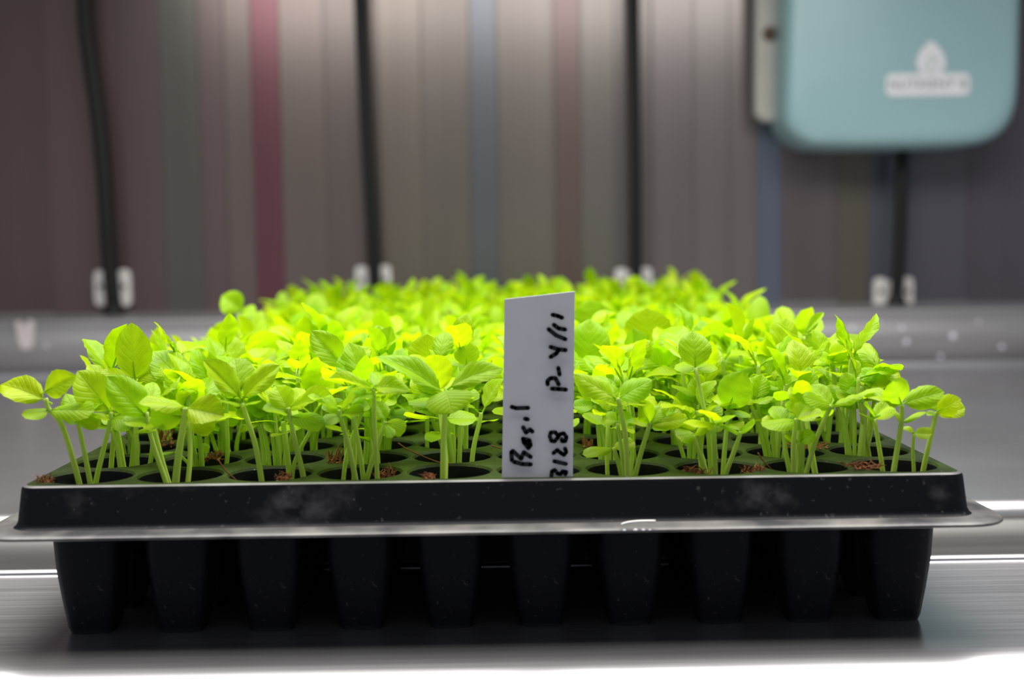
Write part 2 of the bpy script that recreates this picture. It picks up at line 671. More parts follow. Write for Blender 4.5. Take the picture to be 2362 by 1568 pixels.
LT = {'t': [], 'c': []}
LO = {'t': [], 'c': []}
LMESH = {'t': [], 'c': []}
for kind in 'tc':
    for q in range(9):
        rn = random.Random(q * 7 + (3 if kind == 't' else 90))
        fold = rn.uniform(0.10, 0.55) if kind == 't' else rn.uniform(-0.05, 0.30)
        curl = rn.uniform(0.0, 0.42) if kind == 't' else rn.uniform(-0.05, 0.22)
        tw = rn.uniform(-0.3, 0.3)
        b = leaf_template(kind, fold, curl, tw, 11, 8, q)
        LT[kind].append(b)
        LMESH[kind].append(b.mesh('true_leaf' if kind == 't' else 'seed_leaf', M_LEAF, True, True))
        LO[kind].append(leaf_template(kind, fold, curl, tw, 7, 4, q))


def frame(base, tip, width, theta):
    """matrix of a unit leaf; theta tips the upper face from the sky (0) to the camera (90)"""
    X = tip - base
    L = X.length
    x = X / L
    hint = UPV * math.cos(math.radians(theta)) - Vector((0, 1, 0)) * math.sin(math.radians(theta))
    z = hint - x * hint.dot(x)
    if z.length < 0.05:
        z = Vector((0, -1, 0)) - x * (-x.y)
        if z.length < 0.05:
            z = Vector((1, 0, 0))
    z.normalize()
    y = z.cross(x)
    mm = Matrix.Identity(4)
    for i in range(3):
        mm[i][0], mm[i][1], mm[i][2], mm[i][3] = x[i] * L, y[i] * width, z[i] * L, base[i]
    return mm


plants = []          # dicts: row, col, base, stem points, radius, leaves [(kind, matrix, variant)]


def random_plant(row, cx, cy, hgt, lean, scale, rn, cell_x):
    base = Vector((cx * P, cy * P, (SOIL_Z + 0.0) * P))
    az = rn.uniform(0, 2 * PI)
    la = rn.uniform(0, 2 * PI)
    top = base + Vector((math.cos(la) * lean * P, math.sin(la) * lean * P, (DECK - SOIL_Z + hgt) * P))
    mid = base.lerp(top, 0.5) + Vector((rn.uniform(-0.05, 0.05) * P, rn.uniform(-0.05, 0.05) * P, 0)) - Vector((math.cos(la), math.sin(la), 0)) * lean * 0.16 * P
    stem = [base, mid, top]
    leaves = []
    for s in (0, 1):
        a = az + s * PI + rn.uniform(-0.25, 0.25)
        el = math.radians(rn.uniform(-14, 26))
        L = rn.uniform(0.25, 0.35) * scale
        d = Vector((math.cos(a) * math.cos(el), math.sin(a) * math.cos(el), math.sin(el)))
        b0 = top + d * 0.08 * P
        leaves.append(('c', frame(b0, b0 + d * L * P, rn.uniform(0.25, 0.34) * scale * P, rn.uniform(-20, 30)), rn.randrange(9)))
    up = rn.uniform(0.10, 0.26) * scale
    node = top + Vector((math.cos(la) * 0.02 * P, math.sin(la) * 0.02 * P, up * P))
    stem.append(node)
    for s in (0, 1):
        a = az + PI / 2 + s * PI + rn.uniform(-0.4, 0.4)
        el = math.radians(rn.uniform(8, 74))
        L = rn.uniform(0.36, 0.58) * scale
        d = Vector((math.cos(a) * math.cos(el), math.sin(a) * math.cos(el), math.sin(el)))
        b0 = node + d * 0.09 * P
        leaves.append(('t', frame(b0, b0 + d * L * P, L * rn.uniform(0.56, 0.78) * P, 0), rn.randrange(9)))
    if rn.random() < 0.55:
        a = az + rn.uniform(-0.5, 0.5)
        d = Vector((math.cos(a) * 0.5, math.sin(a) * 0.5, 0.86))
        L = rn.uniform(0.12, 0.24) * scale
        b0 = node + d * 0.03 * P
        leaves.append(('t', frame(b0, b0 + d * L * P, L * 0.55 * P, 0), rn.randrange(9)))
    plants.append(dict(row=row, col=int(cell_x + 5), base=base, stem=stem, rad=rn.uniform(0.024, 0.034) * P, leaves=leaves, hero=False))


def hero(row, d, stem_px, leaves_px, wpx=12):
    """a seedling read off the photograph: stem and leaf points as pixels, at depth d (pitches)"""
    pts = [at(x, y, d) for x, y in stem_px]
    b = pts[0].copy()
    dirn = (pts[0] - pts[1]).normalized()
    down = max(0.02 * P, b.z - SOIL_Z * P)
    base = b + Vector((dirn.x * down * 0.6, dirn.y * down * 0.6, -down))
    col = max(0, min(9, int(math.floor((b.x / P - X0) / XP + 5))))
    cc = (col - 4.5) * XP + X0
    base.x = max((cc - 0.36) * P, min((cc + 0.36) * P, base.x))
    lv = []
    for k, (kind, bx, by, tx, ty, w, dd, th) in enumerate(leaves_px):
        b0 = at(bx, by, d)
        t0 = at(tx, ty, d + dd)
        dirl = (t0 - b0)
        b1 = b0 + dirl * 0.06
        lv.append((kind, frame(b1, b1 + (t0 - b1) * 1.05, w * 1.02 * d / F * P, th), (k * 3 + int(bx)) % 9))
    plants.append(dict(row=row, col=col, base=base, stem=[base] + pts, rad=wpx * 0.5 * d / F * P, leaves=lv, hero=True))


# --- front row, read off the photograph
hero(0, 13.8, [(181, 1106), (145, 985), (114, 945), (105, 918)], [('c', 114, 945, 214, 948, 52, -0.15, 30), ('c', 114, 946, 54, 960, 44, -0.1, 35), ('t', 104, 922, -2, 876, 76, 0.1, 55), ('t', 100, 905, 168, 868, 66, -0.1, 72)], 13)
hero(0, 13.8, [(207, 1106), (190, 1020), (177, 965)], [('c', 177, 962, 230, 978, 38, -0.1, 55), ('c', 177, 962, 148, 972, 34, -0.1, 50), ('t', 178, 955, 153, 912, 50, 0.2, 30), ('t', 178, 955, 240, 930, 48, 0.1, 30)], 12)
hero(0, 13.9, [(222, 1106), (240, 1030), (254, 970), (256, 950)], [('t', 254, 948, 182, 862, 90, -0.1, 65), ('c', 254, 965, 212, 962, 40, -0.15, 30), ('c', 254, 965, 300, 968, 50, -0.1, 40), ('t', 256, 948, 300, 905, 60, 0.2, 40)], 12)
hero(0, 13.8, [(382, 1108), (360, 1045), (343, 985), (338, 950)], [('t', 338, 960, 252, 872, 84, -0.1, 60), ('c', 342, 975, 285, 972, 48, -0.1, 40), ('c', 340, 975, 372, 985, 40, -0.15, 50), ('t', 338, 950, 352, 880, 50, 0.3, 60)], 12)
hero(0, 13.75, [(405, 1110), (413, 1040), (425, 965), (428, 940)], [('c', 424, 960, 350, 952, 70, -0.1, 75), ('c', 432, 960, 493, 990, 56, -0.1, 55), ('t', 426, 938, 328, 920, 62, -0.2, 25), ('t', 430, 940, 516, 962, 80, -0.15, 55)], 17)
hero(0, 13.8, [(603, 1106), (590, 1030), (570, 965), (558, 930)], [('t', 556, 918, 470, 838, 66, 0.0, 40), ('t', 560, 918, 637, 842, 66, 0.0, 40), ('t', 552, 900, 540, 824, 84, 0.25, 75), ('c', 556, 932, 504, 918, 54, -0.15, 6), ('c', 562, 934, 592, 922, 46, -0.2, 10)], 13)
hero(0, 13.85, [(700, 1104), (683, 1030), (668, 958), (664, 940)], [('t', 664, 945, 765, 918, 60, -0.1, 30), ('t', 664, 942, 636, 890, 62, 0.1, 50), ('c', 668, 958, 742, 976, 44, -0.2, 45), ('c', 668, 955, 610, 938, 52, -0.1, 25), ('t', 664, 940, 700, 896, 46, 0.2, 45)], 13)
hero(0, 13.8, [(820, 1107), (805, 1030), (785, 962), (782, 945)], [('t', 784, 945, 838, 900, 58, -0.15, 30), ('t', 782, 945, 722, 905, 55, -0.1, 35), ('c', 785, 958, 745, 972, 40, -0.1, 40), ('c', 785, 958, 832, 945, 48, -0.2, 25)], 13)
hero(0, 13.9, [(838, 1105), (828, 1030), (812, 945)], [('c', 812, 942, 772, 928, 40, 0.1, 20), ('c', 812, 942, 850, 935, 40, 0.1, 30), ('t', 812, 935, 830, 880, 50, 0.2, 50)], 12)
hero(0, 13.9, [(846, 1106), (866, 1040), (885, 985), (890, 972)], [('c', 890, 972, 932, 992, 40, -0.1, 60), ('c', 888, 974, 905, 1010, 26, -0.15, 50), ('t', 890, 968, 868, 925, 42, 0.1, 40)], 12)
hero(0, 13.75, [(870, 1106), (865, 1000), (862, 915), (862, 898)], [('t', 862, 896, 760, 880, 52, -0.2, 35), ('t', 864, 894, 936, 890, 58, -0.1, 45), ('c', 862, 908, 912, 912, 44, -0.2, 20), ('c', 862, 908, 820, 905, 44, -0.15, 25), ('t', 860, 892, 892, 852, 50, 0.3, 40)], 11)
hero(0, 13.7, [(1022, 1104), (1023, 1020), (1027, 935), (1028, 905)], [('c', 1028, 898, 1042, 946, 104, -0.22, 55), ('c', 1022, 930, 944, 922, 44, 0.1, 30), ('t', 1022, 905, 888, 810, 74, -0.05, 45), ('t', 1034, 895, 1144, 832, 58, 0.05, 40)], 14)
hero(0, 13.8, [(1447, 1097), (1443, 1010), (1430, 938), (1424, 918)], [('c', 1428, 934, 1370, 924, 46, -0.1, 8), ('c', 1430, 934, 1488, 926, 46, -0.1, 8), ('t', 1420, 918, 1326, 868, 66, -0.05, 45), ('t', 1426, 918, 1502, 880, 68, -0.05, 50), ('t', 1420, 915, 1362, 868, 50, 0.2, 20)], 13)
hero(0, 13.9, [(1433, 1097), (1424, 1060), (1415, 1032)], [('c', 1414, 1034, 1348, 1042, 34, -0.1, 30), ('c', 1416, 1034, 1462, 1020, 36, 0.1, 35)], 11)
hero(0, 13.85, [(1440, 1098), (1432, 1030), (1424, 975)], [('c', 1424, 972, 1390, 962, 40, 0.1, 60), ('c', 1424, 972, 1458, 965, 40, 0.1, 50)], 11)
hero(0, 13.85, [(1465, 1098), (1480, 1040), (1496, 988), (1498, 975)], [('c', 1500, 980, 1580, 966, 34, -0.15, 45), ('t', 1498, 978, 1474, 922, 48, -0.1, 65), ('t', 1500, 978, 1524, 935, 46, 0.05, 60), ('c', 1496, 984, 1444, 968, 34, 0.1, 25)], 12)
hero(0, 14.1, [(1640, 1093), (1633, 985), (1622, 935), (1604, 848)], [('t', 1604, 850, 1600, 763, 82, 0.1, 80), ('c', 1606, 850, 1560, 838, 40, 0.2, 40), ('c', 1606, 852, 1650, 838, 40, 0.2, 40)], 12)
hero(0, 13.8, [(1630, 1095), (1612, 1045), (1600, 1002)], [('c', 1602, 1000, 1560, 1008, 46, -0.1, 50), ('c', 1602, 1000, 1632, 990, 40, -0.1, 30)], 11)
hero(0, 13.75, [(1650, 1094), (1649, 1040), (1647, 980)], [('c', 1646, 976, 1588, 974, 56, -0.2, 22), ('c', 1648, 976, 1694, 964, 50, -0.15, 24), ('t', 1646, 972, 1630, 945, 60, -0.2, 20)], 12)
hero(0, 13.9, [(1668, 1094), (1672, 1030), (1680, 950)], [('t', 1678, 946, 1712, 860, 84, -0.05, 72), ('c', 1678, 948, 1730, 952, 36, 0.1, 20), ('t', 1680, 946, 1655, 900, 50, 0.25, 50)], 12)
hero(0, 13.8, [(1674, 1094), (1690, 1050), (1706, 1005), (1708, 995)], [('c', 1706, 998, 1742, 978, 40, -0.15, 30), ('c', 1706, 998, 1664, 980, 36, -0.1, 28), ('t', 1707, 994, 1690, 968, 40, 0.1, 30)], 12)
hero(0, 13.85, [(1822, 1091), (1812, 1040), (1806, 985)], [('c', 1806, 984, 1760, 965, 44, 0.1, 40), ('c', 1806, 984, 1846, 970, 44, 0.15, 40), ('t', 1806, 980, 1785, 930, 46, 0.2, 50)], 12)
hero(0, 13.75, [(1831, 1092), (1830, 1030), (1836, 975), (1838, 965)], [('c', 1836, 968, 1760, 988, 46, -0.2, 38), ('t', 1838, 966, 1894, 950, 56, -0.15, 24), ('t', 1838, 966, 1862, 925, 46, 0.1, 45)], 12)
hero(0, 13.9, [(1842, 1091), (1845, 1050), (1842, 1020)], [('c', 1842, 1018, 1812, 1008, 26, -0.1, 55), ('c', 1844, 1018, 1876, 1000, 34, -0.1, 60)], 11)
hero(0, 13.9, [(1850, 1091), (1852, 1010), (1850, 950)], [('c', 1850, 948, 1815, 930, 42, 0.1, 40), ('c', 1850, 948, 1885, 935, 42, 0.1, 40), ('t', 1850, 944, 1828, 890, 48, 0.1, 55)], 11)
hero(0, 13.85, [(1860, 1090), (1884, 1010), (1912, 945), (1918, 935)], [('c', 1918, 938, 1860, 912, 40, -0.15, 45), ('t', 1920, 936, 2014, 898, 44, -0.15, 25), ('c', 1916, 940, 1900, 965, 34, 0.2, 30), ('t', 1918, 934, 1872, 886, 50, 0.2, 40)], 12)
hero(0, 13.9, [(2036, 1083), (2026, 1020), (2017, 966)], [('c', 2016, 966, 1985, 958, 34, -0.1, 25), ('c', 2018, 966, 2066, 950, 40, -0.1, 25), ('t', 2017, 962, 1990, 935, 44, -0.1, 30), ('t', 2017, 962, 2052, 930, 40, 0.1, 30)], 11)
hero(0, 13.75, [(2062, 1085), (2074, 1010), (2080, 965), (2080, 932)], [('t', 2078, 932, 2004, 896, 60, -0.1, 40), ('t', 2080, 932, 2058, 878, 70, -0.25, 80), ('t', 2082, 930, 2174, 902, 60, -0.1, 62), ('c', 2080, 975, 2134, 945, 18, 0.1, 30), ('c', 2078, 975, 2058, 945, 16, 0.1, 30)], 13)
hero(0, 13.8, [(2108, 1083), (2106, 1040), (2108, 1000)], [('c', 2108, 998, 2084, 985, 22, 0.05, 30), ('c', 2108, 998, 2148, 1002, 34, -0.1, 45)], 9)
hero(0, 13.8, [(2130, 1083), (2144, 1020), (2158, 960), (2160, 950)], [('t', 2160, 950, 2210, 922, 56, -0.2, 62), ('c', 2160, 956, 2224, 944, 46, -0.1, 40), ('c', 2158, 956, 2138, 952, 24, 0.05, 20), ('t', 2160, 948, 2146, 908, 46, 0.1, 50)], 12)
# --- second row and behind
hero(1, 14.8, [(277, 1076), (268, 1020), (255, 985)], [('c', 254, 985, 225, 972, 40, 0.1, 40), ('c', 254, 985, 300, 978, 44, 0.1, 40), ('t', 254, 980, 240, 935, 48, 0.2, 50)], 11)
hero(1, 14.9, [(303, 1075), (310, 1010), (318, 955)], [('c', 318, 955, 285, 945, 44, 0, 40), ('c', 318, 955, 352, 940, 44, 0, 40), ('t', 318, 950, 300, 900, 50, 0.1, 60)], 11)
hero(1, 14.8, [(316, 1075), (314, 1000), (312, 900), (312, 878)], [('t', 312, 878, 300, 750, 92, 0.05, 82), ('c', 310, 880, 238, 850, 44, 0.1, 35), ('c', 316, 880, 372, 850, 44, 0.0, 40), ('t', 318, 878, 345, 815, 60, 0.3, 60)], 12)
hero(1, 14.9, [(350, 1045), (352, 990), (350, 935)], [('t', 350, 930, 440, 862, 90, 0.1, 75), ('c', 350, 932, 318, 925, 44, 0, 35), ('c', 350, 932, 392, 925, 44, 0, 35)], 11)
hero(1, 14.8, [(445, 1076), (444, 1020), (440, 960)], [('t', 440, 900, 352, 805, 85, 0.1, 62), ('t', 440, 905, 388, 860, 64, -0.15, 70), ('c', 440, 950, 480, 935, 44, 0, 40)], 11)
hero(1, 14.9, [(465, 1076), (474, 1045), (462, 1022)], [('c', 462, 1022, 440, 1018, 30, -0.1, 70), ('c', 462, 1022, 478, 1040, 24, -0.1, 40)], 9)
hero(1, 14.9, [(440, 1076), (415, 1050), (404, 1042)], [('c', 404, 1042, 350, 1048, 18, 0, 25)], 8)
hero(2, 15.9, [(500, 1045), (490, 1010), (484, 990)], [('c', 484, 990, 455, 985, 40, 0, 50), ('c', 484, 990, 515, 975, 40, 0, 50), ('t', 484, 985, 470, 940, 50, 0, 60)], 10)
hero(2, 15.9, [(515, 1042), (516, 1000), (514, 970)], [('c', 514, 970, 545, 950, 52, -0.1, 70), ('c', 514, 972, 482, 975, 44, -0.1, 50)], 10)
for bx, by, ax, ay in ((607, 1047, 590, 960), (622, 1075, 605, 975), (635, 1075, 618, 955), (645, 1076, 640, 985), (655, 1075, 660, 950)):
    hero(1, 14.9, [(bx, by), ((bx + ax) / 2 + 3, (by + ay) / 2), (ax, ay)],
         [('c', ax, ay, ax - random.uniform(25, 45), ay - random.uniform(-5, 22), 40, random.uniform(-.1, .1), 40),
          ('c', ax, ay, ax + random.uniform(25, 45), ay - random.uniform(-5, 22), 40, random.uniform(-.1, .1), 40),
          ('t', ax, ay - 5, ax + random.uniform(-30, 30), ay - 58, 50, random.uniform(-.1, .2), 55)], 10)
hero(1, 14.9, [(800, 1075), (797, 990), (795, 880), (795, 850)], [('t', 795, 848, 722, 764, 66, 0.0, 68), ('c', 795, 855, 858, 838, 40, 0.0, 50), ('c', 793, 858, 738, 866, 30, 0.1, 30), ('t', 797, 848, 850, 800, 50, 0.2, 35)], 11)
for bx, by, ax, ay in ((1033, 1069, 1003, 935), (1045, 1069, 1015, 915), (1059, 1069, 1060, 915)):
    hero(1, 14.9, [(bx, by), ((bx + ax) / 2 + 2, (by + ay) / 2), (ax, ay)],
         [('c', ax, ay, ax - 48, ay - 12, 40, 0.0, 35), ('c', ax, ay, ax + 44, ay - 10, 42, 0.05, 40), ('t', ax, ay - 6, ax - 52, ay - 62, 54, 0.1, 55), ('t', ax, ay - 6, ax + 40, ay - 66, 52, 0.1, 50)], 12)
hero(2, 15.9, [(985, 1030), (986, 920), (985, 850)], [('t', 985, 848, 985, 774, 92, 0.05, 78), ('c', 985, 856, 940, 850, 44, 0, 40), ('c', 985, 856, 1030, 846, 44, 0, 40)], 10)
hero(2, 15.9, [(1075, 1030), (1076, 930), (1075, 850)], [('t', 1075, 846, 1078, 788, 62, 0.05, 78), ('c', 1075, 852, 1040, 846, 40, 0, 40), ('c', 1075, 852, 1112, 842, 40, 0, 40)], 10)
for bx, by, ax, ay in ((1385, 1058, 1372, 935), (1398, 1060, 1378, 950), (1406, 1061, 1402, 960), (1418, 1061, 1412, 930)):
    hero(1, 14.9, [(bx, by), ((bx + ax) / 2 + 2, (by + ay) / 2), (ax, ay)],
         [('c', ax, ay, ax - 48, ay - random.uniform(-8, 18), 40, 0.0, 35), ('c', ax, ay, ax + 44, ay - random.uniform(-8, 18), 42, 0.05, 40), ('t', ax, ay - 6, ax + random.uniform(-40, 40), ay - 60, 54, 0.1, 50)], 11)
hero(2, 15.8, [(1433, 1020), (1435, 930), (1432, 855), (1432, 842)], [('c', 1430, 842, 1366, 834, 34, -0.1, 50), ('t', 1432, 846, 1498, 789, 62, 0.05, 55), ('t', 1430, 842, 1385, 806, 40, 0.1, 25), ('c', 1436, 848, 1480, 858, 36, 0.1, 25)], 10)
hero(2, 15.8, [(1560, 1030), (1557, 935), (1542, 865), (1536, 855)], [('t', 1532, 852, 1468, 804, 60, -0.05, 60), ('c', 1540, 860, 1506, 868, 40, -0.1, 30), ('c', 1532, 852, 1566, 832, 50, -0.2, 55)], 11)
for bx, by, ax, ay in ((1578, 1058, 1550, 985), (1590, 1058, 1583, 960), (1600, 1058, 1602, 930), (1612, 1057, 1622, 985)):
    hero(1, 14.9, [(bx, by), ((bx + ax) / 2 + 2, (by + ay) / 2), (ax, ay)],
         [('c', ax, ay, ax - 44, ay - random.uniform(-8, 18), 40, 0.0, 35), ('c', ax, ay, ax + 44, ay - random.uniform(-8, 18), 42, 0.05, 40), ('t', ax, ay - 6, ax + random.uniform(-40, 40), ay - 62, 54, 0.1, 55)], 11)
hero(1, 14.9, [(1766, 1047), (1752, 990), (1733, 935)], [('c', 1732, 932, 1692, 920, 40, 0.1, 20), ('c', 1734, 930, 1780, 905, 40, 0.1, 30), ('t', 1732, 926, 1725, 870, 52, 0.2, 40), ('t', 1732, 926, 1785, 918, 48, -0.1, 18)], 11)
for bx, by, ax, ay in ((1785, 1046, 1775, 960), (1795, 1046, 1800, 940), (1808, 1046, 1822, 925), (1775, 1047, 1745, 925)):
    hero(1, 14.9, [(bx, by), ((bx + ax) / 2 + 2, (by + ay) / 2), (ax, ay)],
         [('c', ax, ay, ax - 46, ay - random.uniform(-8, 18), 40, 0.0, 35), ('c', ax, ay, ax + 44, ay - random.uniform(-8, 18), 42, 0.05, 40), ('t', ax, ay - 6, ax + random.uniform(-40, 40), ay - 60, 54, 0.1, 50)], 10)
hero(1, 14.9, [(1960, 1046), (1950, 990), (1940, 938)], [('c', 1940, 936, 1902, 925, 42, 0.1, 30), ('c', 1940, 936, 1985, 922, 42, 0.1, 30), ('t', 1940, 930, 1920, 880, 50, 0.2, 45)], 12)
hero(1, 14.9, [(1971, 1046), (1972, 990), (1970, 925)], [('c', 1970, 922, 1930, 905, 44, 0, 35), ('c', 1970, 922, 2012, 905, 44, 0, 35), ('t', 1970, 916, 1950, 860, 56, 0.1, 50)], 10)
hero(1, 14.85, [(1986, 1046), (1992, 980), (1992, 915), (1988, 890)], [('t', 1990, 890, 2048, 880, 66, -0.15, 45), ('t', 2042, 898, 1986, 852, 60, 0.0, 58), ('c', 1990, 900, 1950, 890, 40, 0.1, 35), ('c', 1990, 900, 2036, 915, 44, 0, 40)], 17)
hero(1, 14.9, [(1998, 1046), (2008, 1000), (2014, 955), (2018, 905)], [('t', 2018, 900, 2072, 848, 62, 0.1, 52), ('c', 2018, 905, 2060, 890, 40, 0, 40), ('t', 2018, 900, 2006, 850, 50, 0.2, 60)], 11)
hero(2, 15.8, [(1940, 1010), (1950, 930), (1982, 868), (1986, 856)], [('t', 1986, 856, 1992, 794, 68, 0.05, 82), ('c', 1984, 862, 1945, 858, 42, 0, 35), ('c', 1988, 862, 2030, 850, 42, 0, 35)], 10)
hero(2, 15.8, [(1910, 1012), (1918, 940), (1925, 880), (1918, 832)], [('c', 1922, 830, 1876, 822, 44, -0.1, 45), ('c', 1918, 830, 1950, 800, 48, -0.1, 50), ('t', 1920, 828, 1960, 776, 50, 0.2, 50), ('t', 1918, 832, 1875, 838, 40, 0.1, 30)], 12)
hero(3, 16.8, [(1800, 1000), (1800, 920), (1798, 850), (1797, 828)], [('t', 1797, 824, 1816, 736, 70, 0.1, 82), ('c', 1808, 826, 1870, 798, 36, 0, 55), ('c', 1790, 822, 1748, 786, 44, 0.1, 50)], 9)
hero(3, 16.9, [(1850, 960), (1852, 850), (1855, 775)], [('t', 1855, 772, 1898, 720, 24, 0.1, 40), ('t', 1855, 772, 1880, 800, 44, 0, 65), ('c', 1855, 776, 1820, 770, 40, 0, 40)], 9)
hero(3, 16.9, [(1350, 1000), (1355, 900), (1358, 850)], [('t', 1358, 848, 1362, 742, 100, 0.0, 78), ('c', 1358, 855, 1325, 845, 40, 0, 40)], 9)
hero(4, 17.9, [(1490, 980), (1492, 880), (1495, 800)], [('t', 1495, 796, 1492, 715, 112, 0.0, 80), ('c', 1495, 802, 1540, 795, 44, 0, 40)], 9)
hero(6, 19.8, [(1372, 940), (1370, 850), (1368, 775)], [('t', 1368, 772, 1360, 695, 92, 0.0, 80), ('c', 1368, 776, 1410, 755, 40, 0, 25)], 8)
hero(8, 22.2, [(545, 840), (548, 780), (550, 722)], [('t', 560, 716, 512, 682, 62, 0.0, 80), ('c', 552, 722, 590, 716, 38, 0, 40)], 8)

# --- the rest of the canopy, cell by cell
count = {}
for p_ in plants:
    count[(p_['row'], p_['col'])] = count.get((p_['row'], p_['col']), 0) + 1
rn = random.Random(1207)
for r in range(ROWS):
    for c in range(COLS):
        if r == 0:
            want = count.get((r, c), 0) + {0: 0, 9: 0, 4: 1, 5: 1}.get(c, 2)
        elif r == 1:
            want = {5: 4, 4: 6, 3: 7, 2: 7, 1: 7, 0: 6}.get(c, 7)
        elif r == 2:
            want = rn.choice((6, 7))
        else:
            want = rn.choice((6, 7, 7))
        for k in range(max(0, want - count.get((r, c), 0))):
            a, rad = rn.uniform(0, 2 * PI), 0.26 * math.sqrt(rn.random())
            cx, cy = (c - 4.5) * XP + X0 + math.cos(a) * rad, FRONT + 0.5 + r + math.sin(a) * rad
            if r == 0:
                cy = FRONT + 0.5 + rn.uniform(0.08, 0.3)
            hgt = rn.gauss(0.62, 0.17) if r < 3 else rn.gauss(0.72, 0.17)
            hgt -= 0.14 if 2 < r < 13 else 0.0
            hgt -= 0.14 if 1 < r < 14 and c < 2 else 0.0
            if r > 12:
                hgt += 0.10
            hgt = max(0.22, min(1.15, hgt))
            random_plant(r, cx, cy, hgt, rn.uniform(0.0, 0.28), rn.uniform(0.82, 1.2), rn, c - 4.5)

# --- the 300 nearest are seedlings of their own, the rest one mass
plants.sort(key=lambda q: (q['row'], q['col'], q['base'].x))
MAXN = 300
heroes = [q for q in plants if q['hero']]
others = [q for q in plants if not q['hero']]
single = sorted(heroes + others[:MAXN - len(heroes)], key=lambda q: (q['row'], q['col'], q['base'].x))
far = others[MAXN - len(heroes):]
ORD = ['first', 'second', 'third', 'fourth', 'fifth', 'sixth', 'seventh', 'eighth', 'ninth', 'tenth', 'eleventh', 'twelfth']
cells = {}
for q in single:
    cells.setdefault((q['row'], q['col']), []).append(q)


def words(q, k, n):
    h = (q['stem'][-1].z - DECK * P) / P
    size = 'tall' if h > 1.12 else ('short' if h < 0.62 else 'bright')
    dx = (q['stem'][-1].x - q['base'].x) / P
    lean = 'left-leaning ' if dx < -0.16 else ('right-leaning ' if dx > 0.16 else 'upright ')
    row = 'front row' if q['row'] == 0 else ORD[q['row']] + ' row'
    which = 'only stem' if n == 1 else ORD[k] + ' stem from left'
    return f"{size} {lean}basil seedling, {which} in {ORD[q['col']]} cell of the {row}"


for key, lst in cells.items():
    for k, q in enumerate(lst):
        root = empty('basil_seedling', q['base'])
        tag(root, words(q, k, len(lst)), 'seedling', 'basil seedlings in the tray')
        pts = [p_ - q['base'] for p_ in q['stem']]
        path = smooth_path(pts, 4)
        n = len(path)
        b = MB()
        b.tube(path, [q['rad'] * (1.12 - 0.30 * i / n) for i in range(n)], 7)
        b.build('stem', M_STEM, root, True)
        for kind, mm, var in q['leaves']:
            o = link('true_leaf' if kind == 't' else 'seed_leaf', LMESH[kind][var], root)
            lm = mm.copy()
            lm.translation = mm.translation - q['base']
            o.matrix_local = lm

lv, st = MB(), MB()
for q in far:
    path = smooth_path(q['stem'], 2)
    st.tube(path, q['rad'], 5, False)
    for kind, mm, var in q['leaves']:
        t_ = LO[kind][var]
        lv.add([mm @ v for v in t_.v], t_.f, t_.uv)
fo = empty('basil_seedlings_mass', (0, 25 * P, DECK * P))
tag(fo, 'dense bright green canopy of basil seedlings filling the back of the tray', 'seedlings', kind='stuff')
off = -fo.location
for b, nm, mt in ((lv, 'leaf_canopy', M_LEAF), (st, 'stems', M_STEM)):
    b.v = [v + off for v in b.v]
    o = b.build(nm, mt, fo, True, uv=True)
    o['kind'] = 'stuff'

# ------------------------------------------------------------------ coir tufts and root strands
tufts = [(775, 1052, 14.7, 26, 40, 'reddish coir tuft clinging to the rim beside the third front cell'),
         (890, 1085, 13.9, 26, 26, 'brown coir tuft in the fourth cell of the front row'),
         (655, 1096, 13.7, 20, 14, 'small coir tuft in the third cell of the front row'),
         (988, 1094, 13.6, 18, 10, 'tiny coir crumb pile in the fifth cell of the front row'),
         (496, 1046, 15.0, 26, 18, 'coir tuft around two pale stems in the second cell of the third row'),
         (374, 1000, 16.2, 30, 44, 'upright reddish coir tuft near the left side of the tray'),
         (1600, 1082, 13.8, 34, 18, 'crumbly coir heap in the eighth cell of the front row'),
         (1738, 1078, 13.8, 30, 24, 'round reddish coir clump on the rim before the eighth cell'),
         (1988, 1068, 13.7, 50, 18, 'broad coir tuft in the last cell of the front row'),
         (106, 1102, 13.7, 14, 22, 'thin coir tuft poking out at the front left corner'),
         (1356, 1018, 15.6, 12, 18, 'small upright coir scrap just beside the white label'),
         (1870, 1026, 14.6, 50, 10, 'flat coir crumbs in the ninth cell of the second row')]
rn = random.Random(77)
for x, y, d, wx, hy, lab in tufts:
    c0 = at(x, y + hy * 0.5, d)
    root = c0
    b = MB()
    s_ = d / F * P
    for k in range(34):
        p0 = Vector((rn.uniform(-wx, wx) * 0.8 * s_, rn.uniform(-0.12, 0.12) * P, rn.uniform(-0.2, 0.35) * hy * s_))
        dv = Vector((rn.uniform(-1, 1) * wx * 0.6, rn.uniform(-1, 1) * wx * 0.5, rn.uniform(-0.2, 0.9) * hy)) * s_
        b.tube([p0, p0 + dv * 0.5 + Vector((rn.uniform(-4, 4) * s_, 0, rn.uniform(-3, 5) * s_)), p0 + dv], [1.5 * s_, 1.9 * s_, 0.6 * s_], 4)
    for k in range(16):
        p0 = Vector((rn.uniform(-wx, wx) * 0.8 * s_, rn.uniform(-0.12, 0.12) * P, rn.uniform(-0.3, 0.25) * hy * s_))
        r_ = rn.uniform(2.5, 5.5) * s_
        b.add([p0 + Vector(v) * r_ for v in ((1, 0, 0), (-1, .2, 0), (0, 1, .2), (0, -1, 0), (.1, 0, 1), (0, 0, -1))],
              [(0, 2, 4), (2, 1, 4), (1, 3, 4), (3, 0, 4), (2, 0, 5), (1, 2, 5), (3, 1, 5), (0, 3, 5)])
    tag(b.build('coir_tuft', M_COIR, None, False, root), lab, 'coir', 'coir tufts on the tray')
